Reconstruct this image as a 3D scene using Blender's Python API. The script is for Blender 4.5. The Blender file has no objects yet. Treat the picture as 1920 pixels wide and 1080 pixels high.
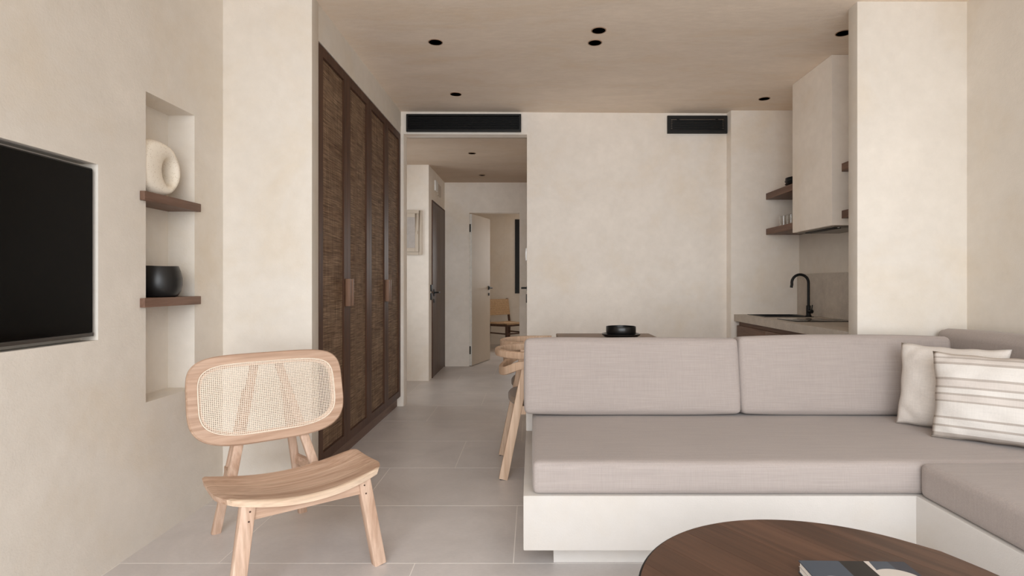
import bpy, bmesh, math, random
from mathutils import Vector, Matrix, Quaternion
random.seed(7)
SC = bpy.context.scene
COL = SC.collection
PI = math.pi
# ------------------------------------------------------------------ camera
cam_d = bpy.data.cameras.new('camera')
cam = bpy.data.objects.new('camera', cam_d); COL.objects.link(cam)
cam.location = (0, 0, 1.137); cam.rotation_euler = (PI/2, 0, 0)
cam_d.sensor_width = 36.0; cam_d.lens = 36.0*1068/1920
cam_d.shift_x = -38/1920; cam_d.shift_y = -8/1920
cam_d.clip_start = 0.05; cam_d.clip_end = 100
SC.camera = cam
# ------------------------------------------------------------------ view
SC.view_settings.view_transform = 'Standard'
SC.view_settings.look = 'None'
SC.view_settings.exposure = 0.16
SC.view_settings.gamma = 1.0
SC.view_settings.use_curve_mapping = False
SC.cycles.use_denoising = True
SC.cycles.max_bounces = 14
SC.cycles.diffuse_bounces = 10
SC.cycles.sample_clamp_indirect = 6.0
# ------------------------------------------------------------------ sky
world = bpy.data.worlds.new('sky'); SC.world = world
world.use_nodes = True
wn = world.node_tree.nodes; wl = world.node_tree.links
wn.clear()
wo = wn.new('ShaderNodeOutputWorld'); wb = wn.new('ShaderNodeBackground')
wb.inputs['Color'].default_value = (0.86, 0.93, 1.0, 1); wb.inputs['Strength'].default_value = 1.0
wl.new(wb.outputs[0], wo.inputs[0])

def area(name, loc, rot, sx, sy, power, color):
    l = bpy.data.lights.new(name, 'AREA'); l.shape = 'RECTANGLE'; l.size = sx; l.size_y = sy
    l.energy = power; l.color = color
    o = bpy.data.objects.new(name, l); COL.objects.link(o); o.location = loc; o.rotation_euler = rot
    return o
# daylight through the wide terrace opening behind the camera
area('terrace_daylight', (-0.5, -5.0, 1.7), (PI/2, 0, 0), 9.0, 3.6, 490, (0.97, 0.985, 1.0))
# open sky above the terrace, coming down through the same opening
area('sky_daylight', (-0.5, -5.0, 5.0), (math.radians(60), 0, 0), 9.0, 3.0, 580, (0.84, 0.92, 1.0))
# daylight through the bedroom window; the hall light is an added fill with no seen source
area('bedroom_daylight', (0.35, 10.9, 1.65), (-PI/2, 0, 0), 1.2, 1.3, 30, (1.0, 0.98, 0.95))
area('hall_fill', (-2.7, 6.0, 1.5), (PI/2, 0, -PI/2), 1.1, 1.6, 10, (1.0, 0.97, 0.93))

# ------------------------------------------------------------------ materials
def srgb(r, g, b):
    f = lambda c: (c/255/12.92) if c/255 <= .04045 else ((c/255+.055)/1.055)**2.4
    return (f(r), f(g), f(b), 1)
class NT:
    def __init__(s, name):
        s.m = bpy.data.materials.new(name); s.m.use_nodes = True
        s.n = s.m.node_tree.nodes; s.l = s.m.node_tree.links
        s.b = s.n['Principled BSDF']
    def new(s, t, **kw):
        n = s.n.new(t)
        for k, v in kw.items(): setattr(n, k, v)
        return n
    def link(s, a, b): s.l.new(a, b)
    def coords(s, kind='Object', scale=(1, 1, 1), rand=False, rot=(0, 0, 0)):
        tc = s.new('ShaderNodeTexCoord'); mp = s.new('ShaderNodeMapping')
        mp.inputs['Scale'].default_value = scale; mp.inputs['Rotation'].default_value = rot
        if kind == 'World':
            g = s.new('ShaderNodeNewGeometry'); src = g.outputs['Position']
        else: src = tc.outputs[kind]
        s.link(src, mp.inputs['Vector'])
        if rand:
            oi = s.new('ShaderNodeObjectInfo'); mu = s.new('ShaderNodeVectorMath', operation='SCALE')
            cb = s.new('ShaderNodeCombineXYZ')
            for i in range(3): s.link(oi.outputs['Random'], cb.inputs[i])
            s.link(cb.outputs[0], mu.inputs[0]); mu.inputs['Scale'].default_value = 37.0
            ad = s.new('ShaderNodeVectorMath', operation='ADD')
            s.link(mp.outputs[0], ad.inputs[0]); s.link(mu.outputs[0], ad.inputs[1]); return ad.outputs[0]
        return mp.outputs[0]
    def noise(s, vec, scale, detail=4, rough=.55, dist=0):
        n = s.new('ShaderNodeTexNoise'); n.inputs['Scale'].default_value = scale
        n.inputs['Detail'].default_value = detail; n.inputs['Roughness'].default_value = rough
        n.inputs['Distortion'].default_value = dist
        s.link(vec, n.inputs['Vector']); return n.outputs['Fac']
    def ramp(s, fac, stops, interp='LINEAR'):
        r = s.new('ShaderNodeValToRGB'); e = r.color_ramp.elements; r.color_ramp.interpolation = interp
        while len(e) > 1: e.remove(e[-1])
        e[0].position = stops[0][0]; e[0].color = stops[0][1]
        for p, c in stops[1:]:
            k = e.new(p); k.color = c
        s.link(fac, r.inputs['Fac']); return r.outputs['Color']
    def mix(s, fac, a, b, blend='MIX'):
        m = s.new('ShaderNodeMix', data_type='RGBA', blend_type=blend)
        if isinstance(fac, (int, float)): m.inputs[0].default_value = fac
        else: s.link(fac, m.inputs[0])
        for v, i in ((a, 6), (b, 7)):
            if isinstance(v, tuple): m.inputs[i].default_value = v
            else: s.link(v, m.inputs[i])
        return m.outputs[2]
    def math(s, op, a, b=None):
        m = s.new('ShaderNodeMath', operation=op)
        for v, i in ((a, 0), (b, 1)):
            if v is None: continue
            if isinstance(v, (int, float)): m.inputs[i].default_value = v
            else: s.link(v, m.inputs[i])
        return m.outputs[0]
    def bump(s, h, strength, dist):
        b = s.new('ShaderNodeBump'); b.inputs['Strength'].default_value = strength; b.inputs['Distance'].default_value = dist
        s.link(h, b.inputs['Height']); s.link(b.outputs[0], s.b.inputs['Normal'])
    def fin(s, color=None, rough=.6, metal=0, spec=.5):
        if color is not None:
            if isinstance(color, tuple): s.b.inputs['Base Color'].default_value = color
            else: s.link(color, s.b.inputs['Base Color'])
        if isinstance(rough, (int, float)): s.b.inputs['Roughness'].default_value = rough
        else: s.link(rough, s.b.inputs['Roughness'])
        s.b.inputs['Metallic'].default_value = metal
        s.b.inputs['Specular IOR Level'].default_value = spec
        return s.m

def k(c, f): return (c[0]*f, c[1]*f, c[2]*f, 1)
def plaster(name, c, var=.07, stretch=(1, 1, 1)):
    t = NT(name); v = t.coords('World', stretch)
    n1 = t.noise(v, 1.6, 6, .62, .4); n2 = t.noise(v, 14, 5, .6); n3 = t.noise(v, 160, 2, .5)
    warm = (c[0]*.97, c[1]*.935, c[2]*.88, 1)
    base = t.ramp(n1, [(.3, warm), (.5, c), (.72, k(c, 1+var))])
    mott = t.ramp(n2, [(.3, (1-var, 1-var*1.05, 1-var*1.15, 1)), (.7, (1, 1, 1, 1))])
    col = t.mix(.75, base, mott, 'MULTIPLY')
    h = t.math('ADD', t.math('MULTIPLY', n2, .6), t.math('MULTIPLY', n3, .25))
    t.bump(h, .22, .012)
    return t.fin(col, .88, 0, .25)
def wood(name, c1, c2, axis, fine=1.0, rough=.5, rand=True, kind='Object', rot=(0, 0, 0), spec=.4):
    t = NT(name)
    s = [16*fine]*3; s[axis] = 1.1*fine
    v = t.coords(kind, tuple(s), rand, rot)
    s2 = [90*fine]*3; s2[axis] = 3*fine
    v2 = t.coords(kind, tuple(s2), rand, rot)
    n1 = t.noise(v, 1.0, 5, .6, 1.6); n2 = t.noise(v2, 1.0, 3, .6)
    col = t.ramp(n1, [(.32, c1), (.5, tuple((a+b)/2 for a, b in zip(c1, c2))), (.68, c2)])
    g = t.ramp(n2, [(.32, (.78, .76, .74, 1)), (.6, (1, 1, 1, 1))])
    col = t.mix(.8, col, g, 'MULTIPLY')
    if rand:
        oi = t.new('ShaderNodeObjectInfo')
        col = t.mix(1, col, t.ramp(oi.outputs['Random'], [(0, (.90, .885, .87, 1)), (1, (1.05, 1.05, 1.05, 1))]), 'MULTIPLY')
    t.bump(n2, .12, .002)
    return t.fin(col, rough, 0, spec)
def plain(name, c, rough=.5, metal=0, spec=.5, var=.08, scale=30):
    t = NT(name); v = t.coords('Object'); n = t.noise(v, scale, 3)
    col = t.ramp(n, [(.3, k(c, 1-var)), (.7, k(c, 1+var))])
    return t.fin(col, rough, metal, spec)
def fabric(name, c, dark=.86, sx=(5, 260, 260)):
    t = NT(name); v = t.coords('Object', sx)
    va = t.coords('Object', (260, 5, 260)) if sx[0] < sx[1] else t.coords('Object', (5, 260, 260))
    n1 = t.noise(v, 1, 3, .6); v3 = t.coords('Object', (300, 300, 12)); n2 = t.noise(v3, 1, 2, .5)
    n0 = t.noise(t.coords('Object'), 3, 3)
    a = t.ramp(n1, [(.3, k(c, dark)), (.7, k(c, 1.06))])
    b = t.ramp(n2, [(.3, (.9, .9, .9, 1)), (.7, (1, 1, 1, 1))])
    col = t.mix(.7, a, b, 'MULTIPLY')
    d = t.ramp(n0, [(.3, (.96, .96, .96, 1)), (.7, (1, 1, 1, 1))])
    col = t.mix(1, col, d, 'MULTIPLY')
    t.bump(t.math('ADD', n1, n2), .25, .0015)
    m = t.fin(col, .9, 0, .15)
    t.b.inputs['Sheen Weight'].default_value = .15
    return m

WALL = srgb(223, 216, 206)
M_wall = plaster('cream_plaster', WALL)
M_wall_lightened = plaster('lightened_plaster', srgb(243, 235, 225))  # wall plaster lightened for the far walls and hood, standing in for light
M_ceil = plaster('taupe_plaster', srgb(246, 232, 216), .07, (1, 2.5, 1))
M_bench = plaster('white_plaster', srgb(194, 188, 182), .04)
M_grout = plain('pale_grout', srgb(236, 230, 223), .9, 0, .5, .02)
# floor tile
t = NT('grey_stone_tile'); v = t.coords('World'); oi = t.new('ShaderNodeObjectInfo')
n1 = t.noise(v, 2.3, 6, .65, .5); n2 = t.noise(t.coords('World', (1, 3, 1)), 45, 4, .7)
c = srgb(211, 204, 200)
col = t.ramp(n1, [(.3, k(c, .86)), (.55, c), (.75, k(c, 1.1))])
col = t.mix(.6, col, t.ramp(n2, [(.3, (.86, .86, .86, 1)), (.7, (1.0, 1.0, 1.0, 1))]), 'MULTIPLY')
tint = t.ramp(oi.outputs['Random'], [(0, (.95, .95, .95, 1)), (1, (1, 1, 1, 1))])
col = t.mix(1, col, tint, 'MULTIPLY')
t.bump(n2, .1, .002)
M_tile = t.fin(col, t.math('ADD', t.math('MULTIPLY', n1, .18), .28), 0, .6)
W1, W2 = srgb(74, 50, 37), srgb(98, 69, 52)
M_walnut_z = wood('dark_walnut_upright', W1, W2, 2, spec=.2)
M_walnut_y = wood('dark_walnut_along', srgb(106, 80, 66), srgb(131, 103, 88), 1, spec=.25)
M_walnut_x = wood('dark_walnut_across', W1, W2, 0)
M_handle = wood('mid_walnut', srgb(118, 88, 68), srgb(146, 112, 90), 2)
M_table_wood = wood('espresso_oak', srgb(74, 51, 37), srgb(100, 71, 54), 1, .8, .42)
M_teak_x = wood('teak_across', srgb(182, 148, 124), srgb(215, 185, 163), 0, 1, .5)
M_teak_z = wood('teak_upright', srgb(185, 152, 129), srgb(218, 190, 169), 2, 1, .5)
M_teak_pale = wood('teak_sapwood', srgb(212, 184, 158), srgb(233, 211, 188), 0, 1, .5)
M_oak = wood('pale_oak', srgb(194, 162, 135), srgb(220, 193, 168), 2, 1.1, .55)
M_dining_top = wood('brown_oak', srgb(120, 98, 80), srgb(146, 122, 102), 0, 1, .5)
M_cane = plain('natural_cane', srgb(232, 217, 199), .6, 0, .3, .1, 200)
M_black = plain('matte_black_metal', srgb(18, 17, 16), .5, 0, .35)
M_bronze = plain('dark_bronze', srgb(165, 136, 112), .4, .35, .5)
M_blackpot = plain('black_stoneware', srgb(25, 24, 24), .38, 0, .5, .35, 14)
M_tableware = plain('satin_black_ceramic', srgb(20, 20, 21), .3, 0, .5)
M_tv = plain('tv_glass', srgb(8, 7, 6), .10, 0, .12, .02)
M_tvframe = plain('tv_frame', srgb(16, 15, 15), .35)
M_tvstrip = plain('tv_lower_strip', srgb(70, 66, 62), .35, .5)
M_white = plain('white_plastic', srgb(236, 235, 232), .35)
M_doorwhite = plain('pale_painted_door', srgb(205, 192, 176), .5, 0, .4, .03, 4)
M_edge = plain('pale_aluminium', srgb(225, 222, 216), .4, 0, .5)
M_darkdoor = wood('taupe_oak_door', srgb(92, 74, 64), srgb(116, 97, 86), 2, .8, .5)
M_panelgrey = plain('grey_panel', srgb(186, 178, 172), .5)
M_stone = None
t = NT('grey_quartz'); v = t.coords('World'); n1 = t.noise(v, 12, 6, .7); n2 = t.noise(v, 120, 3, .6)
c = srgb(196, 186, 174)
col = t.mix(.6, t.ramp(n1, [(.3, k(c, .86)), (.7, k(c, 1.08))]), t.ramp(n2, [(.35, (.85, .85, .85, 1)), (.65, (1, 1, 1, 1))]), 'MULTIPLY')
M_stone = t.fin(col, .5, 0, .4)
M_sink = plain('black_composite', srgb(26, 25, 25), .4)
M_hob = plain('black_glass', srgb(9, 9, 10), .06, 0, .5, .02)
M_steel = plain('brushed_grey_steel', srgb(120, 112, 104), .35, .7)
M_sofa = fabric('greige_linen', srgb(166, 155, 149), .92)
M_chairfab = fabric('taupe_wool', srgb(140, 121, 104), .84)
M_pillow = fabric('cream_linen', srgb(213, 205, 197), .95)
M_rattan = None
t = NT('woven_seagrass'); v = t.coords('Object')
w = t.new('ShaderNodeTexWave'); w.wave_type = 'BANDS'; w.bands_direction = 'Z'; w.inputs['Scale'].default_value = 14; w.inputs['Distortion'].default_value = 2
t.link(v, w.inputs['Vector']); n = t.noise(v, 40, 3)
col = t.ramp(t.math('ADD', t.math('MULTIPLY', w.outputs['Fac'], .4), t.math('MULTIPLY', n, .6)), [(.25, srgb(150, 120, 88)), (.7, srgb(194, 163, 128))])
M_rattan = t.fin(col, .8, 0, .2)
M_darkwood = wood('dark_teak', srgb(62, 42, 32), srgb(88, 62, 48), 2)
# dark woven cane of the wardrobe doors (panels stand in the Y-Z plane)
t = NT('dark_woven_cane')
nA = t.noise(t.coords('Object', (1, 6, 210), True), 1, 3, .6)
nB = t.noise(t.coords('Object', (1, 260, 5), True), 1, 3, .6)
nC = t.noise(t.coords('Object', (1, 3, 9), True), 1, 4, .6)
wv = t.new('ShaderNodeTexWave'); wv.wave_type = 'BANDS'; wv.bands_direction = 'Z'; wv.inputs['Scale'].default_value = 55; wv.inputs['Distortion'].default_value = .6
t.link(t.coords('Object'), wv.inputs['Vector'])
wh = t.new('ShaderNodeTexWave'); wh.wave_type = 'BANDS'; wh.bands_direction = 'Y'; wh.inputs['Scale'].default_value = 48; wh.inputs['Distortion'].default_value = .6
t.link(t.coords('Object'), wh.inputs['Vector'])
f1 = t.math('ADD', t.math('MULTIPLY', nA, .55), t.math('MULTIPLY', nB, .45))
cc = t.ramp(f1, [(.36, srgb(78, 60, 47)), (.5, srgb(134, 110, 88)), (.64, srgb(186, 160, 132))])
cc = t.mix(.55, cc, t.ramp(nC, [(.3, srgb(178, 150, 126)), (.7, (1, 1, 1, 1))]), 'MULTIPLY')
hw = t.math('MULTIPLY', wv.outputs['Fac'], wh.outputs['Fac'])
cc = t.mix(.30, cc, t.ramp(hw, [(.0, (.45, .42, .4, 1)), (.5, (1, 1, 1, 1))]), 'MULTIPLY')
t.bump(t.math('ADD', f1, hw), .4, .003)
M_weave = t.fin(cc, .75, 0, .25)
# speckled white ceramic
t = NT('speckled_ivory_ceramic'); v = t.coords('Object'); vo = t.new('ShaderNodeTexVoronoi'); vo.inputs['Scale'].default_value = 190
t.link(v, vo.inputs['Vector']); n = t.noise(v, 70, 2)
sp = t.math('LESS_THAN', vo.outputs['Distance'], t.math('MULTIPLY', t.math('GREATER_THAN', n, .52), .24))
t.bump(t.noise(v, 60, 3), .15, .004)
M_vase = t.fin(t.mix(sp, srgb(236, 227, 212), srgb(186, 168, 146)), .75, 0, .3)
# striped pillow: stripes run along the width, spaced over the height
t = NT('striped_cream_linen')
tc = t.new('ShaderNodeTexCoord'); sx = t.new('ShaderNodeSeparateXYZ'); t.link(tc.outputs['Object'], sx.inputs[0])
fv = t.math('ADD', t.math('MULTIPLY', sx.outputs['Z'], -1/.385), .5)
cr, tp = srgb(213, 207, 200), srgb(176, 166, 157); lt = srgb(205, 196, 188)
st = [(0, lt), (.055, tp), (.075, lt), (.12, tp), (.145, cr), (.3, tp), (.325, lt), (.395, tp), (.418, cr), (.475, tp), (.5, lt), (.555, tp), (.578, cr),
      (.74, tp), (.765, cr), (.835, tp), (.858, cr), (.925, tp), (.975, cr)]
sc_ = t.ramp(fv, st, 'CONSTANT')
nn = t.noise(t.coords('Object', (6, 260, 260)), 1, 3, .6); nn2 = t.noise(t.coords('Object', (260, 260, 8)), 1, 3, .6)
sc_ = t.mix(.7, sc_, t.ramp(t.math('MULTIPLY', t.math('ADD', nn, nn2), .5), [(.35, (.88, .88, .88, 1)), (.62, (1, 1, 1, 1))]), 'MULTIPLY')
t.bump(t.math('ADD', nn, nn2), .25, .0015)
M_stripe = t.fin(sc_, .9, 0, .15)
# glass
t = NT('clear_glass'); t.b.inputs['Transmission Weight'].default_value = 1; t.b.inputs['IOR'].default_value = 1.45
M_glass = t.fin((.97, .98, .98, 1), .02, 0, .5)
# thin window pane: mostly clear with a faint reflection
t = NT('window_glass'); tr = t.new('ShaderNodeBsdfTransparent'); gl = t.new('ShaderNodeBsdfGlossy'); gl.inputs['Roughness'].default_value = .03
mx = t.new('ShaderNodeMixShader'); mx.inputs[0].default_value = .08
t.link(tr.outputs[0], mx.inputs[1]); t.link(gl.outputs[0], mx.inputs[2]); t.link(mx.outputs[0], t.n['Material Output'].inputs['Surface'])
M_pane = t.m
# book cover: slate, a black band, navy and two cream discs (print)
t = NT('printed_book_cover'); tc = t.new('ShaderNodeTexCoord'); sx = t.new('ShaderNodeSeparateXYZ'); t.link(tc.outputs['Object'], sx.inputs[0])
u, vv = sx.outputs['X'], sx.outputs['Y']
slate, navy, blk, crm = srgb(68, 75, 85), srgb(54, 55, 63), srgb(36, 32, 30), srgb(196, 187, 178)
def disc(cx, cy, r):
    a = t.math('SUBTRACT', u, cx); b = t.math('SUBTRACT', vv, cy)
    d = t.math('ADD', t.math('MULTIPLY', a, a), t.math('MULTIPLY', b, b))
    return t.math('LESS_THAN', d, r*r)
g = lambda x, a: t.math('GREATER_THAN', x, a)
c0 = t.mix(g(u, .222), slate, navy)
c0 = t.mix(t.math('MULTIPLY', g(u, .160), t.math('LESS_THAN', u, t.math('ADD', t.math('MULTIPLY', vv, .12), .176))), c0, crm)
c0 = t.mix(disc(.20, -.098, .06), c0, crm)
c0 = t.mix(disc(.045, -.112, .036), c0, crm)
c0 = t.mix(t.math('MULTIPLY', g(u, .1), t.math('LESS_THAN', u, .163)), c0, blk)
M_cover = t.fin(c0, .45, 0, .4)
M_paper = plain('book_paper', srgb(232, 224, 214), .85)

# ------------------------------------------------------------------ mesh helpers
class MB:
    """Collects shapes in one bmesh; build() links them as ONE mesh object."""
    def __init__(s): s.bm = bmesh.new()
    def poly(s, pts, faces):
        vs = [s.bm.verts.new(p) for p in pts]
        for f in faces:
            try: s.bm.faces.new([vs[i] for i in f])
            except ValueError: pass
        return vs
    def box(s, x0, x1, y0, y1, z0, z1):
        p = [(x0, y0, z0), (x1, y0, z0), (x1, y1, z0), (x0, y1, z0), (x0, y0, z1), (x1, y0, z1), (x1, y1, z1), (x0, y1, z1)]
        s.poly(p, [(3, 2, 1, 0), (4, 5, 6, 7), (0, 1, 5, 4), (1, 2, 6, 5), (2, 3, 7, 6), (3, 0, 4, 7)]); return s
    def prism(s, pts, z0, z1):
        n = len(pts)
        p = [(x, y, z0) for x, y in pts]+[(x, y, z1) for x, y in pts]
        s.poly(p, [tuple(range(n-1, -1, -1)), tuple(range(n, 2*n))]+[(i, (i+1) % n, n+(i+1) % n, n+i) for i in range(n)]); return s
    def ring(s, c, ax, ay, rx, ry, n):
        return [Vector(c)+Vector(ax)*math.cos(2*PI*i/n)*rx+Vector(ay)*math.sin(2*PI*i/n)*ry for i in range(n)]
    def loft(s, rings, cap=True, closed=False):
        n = len(rings[0]); vs = [[s.bm.verts.new(p) for p in r] for r in rings]
        m = len(vs)
        for a in range(m if closed else m-1):
            A, B = vs[a], vs[(a+1) % m]
            for i in range(n):
                j = (i+1) % n
                try: s.bm.faces.new((A[i], A[j], B[j], B[i]))
                except ValueError: pass
        if cap and not closed:
            s.bm.faces.new(vs[0][::-1]); s.bm.faces.new(vs[-1])
        return s
    def lathe(s, prof, c=(0, 0, 0), n=32, sx=1, sy=1):
        """prof: (r, z) pairs from bottom-inside to top; revolve about Z."""
        rings = []
        for r, z in prof:
            r = max(r, .0004)
            rings.append([Vector((c[0]+r*sx*math.cos(2*PI*i/n), c[1]+r*sy*math.sin(2*PI*i/n), c[2]+z)) for i in range(n)])
        return s.loft(rings)
    def sweep(s, path, w, h, up=(0, 0, 1), closed=False, rnd=0, scale=None):
        """rectangular (or rounded) section swept along path; w sideways, h along up."""
        path = [Vector(p) for p in path]; N = len(path); rings = []
        up = Vector(up)
        if rnd:
            sec = []
            for (qx, qy, a0) in ((1, 1, 0), (-1, 1, 90), (-1, -1, 180), (1, -1, 270)):
                for a in (0, 45, 90):
                    an = math.radians(a0+a)
                    sec.append((qx*(w/2-rnd)+rnd*math.cos(an), qy*(h/2-rnd)+rnd*math.sin(an)))
        else: sec = [(w/2, h/2), (-w/2, h/2), (-w/2, -h/2), (w/2, -h/2)]
        for i, p in enumerate(path):
            if closed: d = path[(i+1) % N]-path[i-1]
            else: d = path[min(i+1, N-1)]-path[max(i-1, 0)]
            d.normalize(); sd = d.cross(up)
            if sd.length < 1e-5: sd = d.cross(Vector((1, 0, 0)))
            sd.normalize(); u2 = sd.cross(d).normalized()
            k_ = 1 if scale is None else scale(i/(N-1))
            rings.append([p+sd*a*k_+u2*b*k_ for a, b in sec])
        return s.loft(rings, True, closed)
    def beam(s, p0, p1, w, h, up=(0, 0, 1), rnd=.004, taper=1.0):
        return s.sweep([p0, p1], w, h, up, False, rnd, (lambda q: 1+(taper-1)*q))
    def tube(s, path, r, n=10, closed=False):
        path = [Vector(p) for p in path]; N = len(path); rings = []; pu = None
        for i, p in enumerate(path):
            d = (path[(i+1) % N]-path[i-1]) if closed else (path[min(i+1, N-1)]-path[max(i-1, 0)])
            d.normalize()
            a = pu if pu is not None else (Vector((0, 0, 1)) if abs(d.z) < .9 else Vector((1, 0, 0)))
            sd = d.cross(a).normalized(); u2 = sd.cross(d).normalized(); pu = u2
            rings.append(s.ring(p, sd, u2, r, r, n))
        return s.loft(rings, True, closed)
    def bevel(s, w, seg=2):
        bmesh.ops.remove_doubles(s.bm, verts=s.bm.verts, dist=1e-6)
        es = [e for e in s.bm.edges if len(e.link_faces) == 2 and e.calc_face_angle(0) > .5]
        bmesh.ops.bevel(s.bm, geom=es, offset=w, segments=seg, profile=.6, affect='EDGES', clamp_overlap=True)
        return s
    def data(s, name, mat, smooth=True, origin=None):
        bmesh.ops.recalc_face_normals(s.bm, faces=s.bm.faces)
        if origin is not None: bmesh.ops.translate(s.bm, verts=s.bm.verts, vec=-Vector(origin))
        me = bpy.data.meshes.new(name); s.bm.to_mesh(me); s.bm.free()
        if mat: me.materials.append(mat)
        if smooth and len(me.polygons):
            me.polygons.foreach_set('use_smooth', [True]*len(me.polygons)); me.set_sharp_from_angle(angle=.6)
        return me
    def build(s, name, mat, parent=None, origin=None, smooth=True):
        """parent: world-space shapes are shifted by the parent's location (parents here are unrotated when origin is None)"""
        if parent is not None and origin is None: origin = root_loc(parent)
        me = s.data(name, mat, smooth, origin)
        o = bpy.data.objects.new(name, me); COL.objects.link(o)
        if parent is not None: o.parent = parent
        elif origin is not None: o.location = origin
        return o
def root_loc(o):
    v = Vector((0, 0, 0))
    while o is not None: v = v+Vector(o.location); o = o.parent
    return v
LOCAL = Vector((0, 0, 0))
def tag(o, label, cat, group=None, kind=None):
    o['label'] = label; o['category'] = cat
    if group: o['group'] = group
    if kind: o['kind'] = kind
    return o
def thing(name, label, cat, loc=(0, 0, 0), rz=0, group=None):
    o = bpy.data.objects.new(name, None); COL.objects.link(o); o.empty_display_size = .1
    o.location = loc; o.rotation_euler = (0, 0, rz)
    return tag(o, label, cat, group)
def struct(o, label=None, cat=None):
    o['kind'] = 'structure'
    if label: o['label'] = label
    if cat: o['category'] = cat
    return o
def copy_tree(o, parent=None):
    c = o.copy(); COL.objects.link(c); c.parent = parent
    for ch in list(o.children): copy_tree(ch, c)
    return c
def smoothstep(x): x = max(0, min(1, x)); return x*x*(3-2*x)
def holed(outer, holes, to3, flip=False):
    """flat sheet with holes; outer/holes 2-D loops, to3 maps them into space. Returns a bmesh."""
    bm = bmesh.new(); es = []
    for lp in [outer]+holes:
        vs = [bm.verts.new(to3(*p)) for p in lp]
        es += [bm.edges.new((vs[i], vs[(i+1) % len(vs)])) for i in range(len(vs))]
    bmesh.ops.triangle_fill(bm, edges=es, use_beauty=True, use_dissolve=False)
    return bm
def circ(cx, cy, r, n=28): return [(cx+r*math.cos(2*PI*i/n), cy+r*math.sin(2*PI*i/n)) for i in range(n)]
def rect(a0, a1, b0, b1): return [(a0, b0), (a1, b0), (a1, b1), (a0, b1)]

# ================================================================== ROOM SHELL
CZ, HZ = 2.737, 2.527
XL, XR = -1.678, 2.465
Y0 = -1.2
# floor: grout bed with individual tiles, 0.6 x 1.2 m, laid in thirds
fl = struct(MB().box(-2.05, 2.62, Y0, 10.85, -.12, -.0005).build('floor', M_grout), 'light grey stone tile floor with pale joints running to the hall', 'floor')
tile_full = MB().box(-.598, .598, -.298, .298, -.02, 0).data('tile', M_tile, False)
row = -6
while True:
    ya = 2.316+row*.6
    if ya > 10.7: break
    ya_, yb_ = max(ya, Y0), min(ya+.6, 10.8)
    xmin, xmax = (-2.0, 2.6)
    off = -.077+.4*row
    j = math.floor((xmin-off)/1.2)
    while off+j*1.2 < xmax:
        xa, xb = off+j*1.2, off+(j+1)*1.2
        j += 1
        a, b = max(xa, xmin), min(xb, xmax)
        if b-a < .02: continue
        if yb_ < .2 and False: continue
        if b-a > 1.199 and yb_-ya_ > .599:
            o = bpy.data.objects.new('tile', tile_full)
        else:
            o = bpy.data.objects.new('tile', MB().box(-(b-a)/2+.002, (b-a)/2-.002, -(yb_-ya_)/2+.002, (yb_-ya_)/2-.002, -.02, 0).data('tile', M_tile, False))
        COL.objects.link(o); o.parent = fl; o.location = ((a+b)/2, (ya_+yb_)/2, 0)
    row += 1
# ceiling with real holes for the recessed downlights
DL = [(-.641, 3.772), (-.645, 4.807), (.420, 3.597), (.416, 3.78), (2.006, 4.924), (1.985, 3.636)]
DR = .043
bm = holed(rect(-2.05, 2.62, Y0, 5.46), [circ(x, y, DR) for x, y in DL], lambda x, y: (x, y, CZ))
mb = MB(); mb.bm.free(); mb.bm = bm
mb.box(-2.05, 2.62, Y0, 5.46, CZ+.13, CZ+.2)
struct(mb.build('ceiling', M_ceil, smooth=False), 'taupe plaster ceiling of the living room and kitchen', 'ceiling')
DH = [(-.642, 6.07), (-.642, 7.295)]
M_ceil_shaded = plaster('shaded_taupe_plaster', srgb(206, 188, 170), .07, (1, 2.5, 1))  # ceiling plaster darkened, the hall's shade put into the colour
bm = holed(rect(-2.05, 2.62, 5.43, 10.85), [circ(x, y, .036) for x, y in DH], lambda x, y: (x, y, HZ+.002))
mb = MB(); mb.bm.free(); mb.bm = bm
mb.box(-2.05, 2.62, 5.44, 10.85, HZ+.12, HZ+.2)
struct(mb.build('ceiling_hall', M_ceil_shaded, smooth=False), 'lower taupe plaster ceiling over the hall', 'ceiling')
# left wall with the recess for the television and the tall niche
NY0, NY1, NZ0, NZ1, ND = 2.473, 2.830, .621, 1.973, .132
TY0, TY1, TZ0, TZ1, TD = .86, 2.2016, .919, 1.5986, .07
bm = holed(rect(Y0, 3.12, -.02, CZ+.05), [rect(NY0, NY1, NZ0, NZ1), rect(TY0, TY1, TZ0, TZ1)], lambda y, z: (XL, y, z))
mb = MB(); mb.bm.free(); mb.bm = bm
def recess(y0, y1, z0, z1, d):
    a, b = XL, XL-d
    mb.poly([(a, y0, z0), (a, y1, z0), (a, y1, z1), (a, y0, z1), (b, y0, z0), (b, y1, z0), (b, y1, z1), (b, y0, z1)],
            [(4, 5, 6, 7), (0, 1, 5, 4), (1, 2, 6, 5), (2, 3, 7, 6), (3, 0, 4, 7)])
recess(NY0, NY1, NZ0, NZ1, ND); recess(TY0, TY1, TZ0, TZ1, TD)
mb.box(-2.05, -1.95, Y0, 5.5, -.02, CZ+.05)
struct(mb.build('wall_left', M_wall, smooth=False), 'cream plaster wall with the television recess and the tall niche', 'wall')
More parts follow.
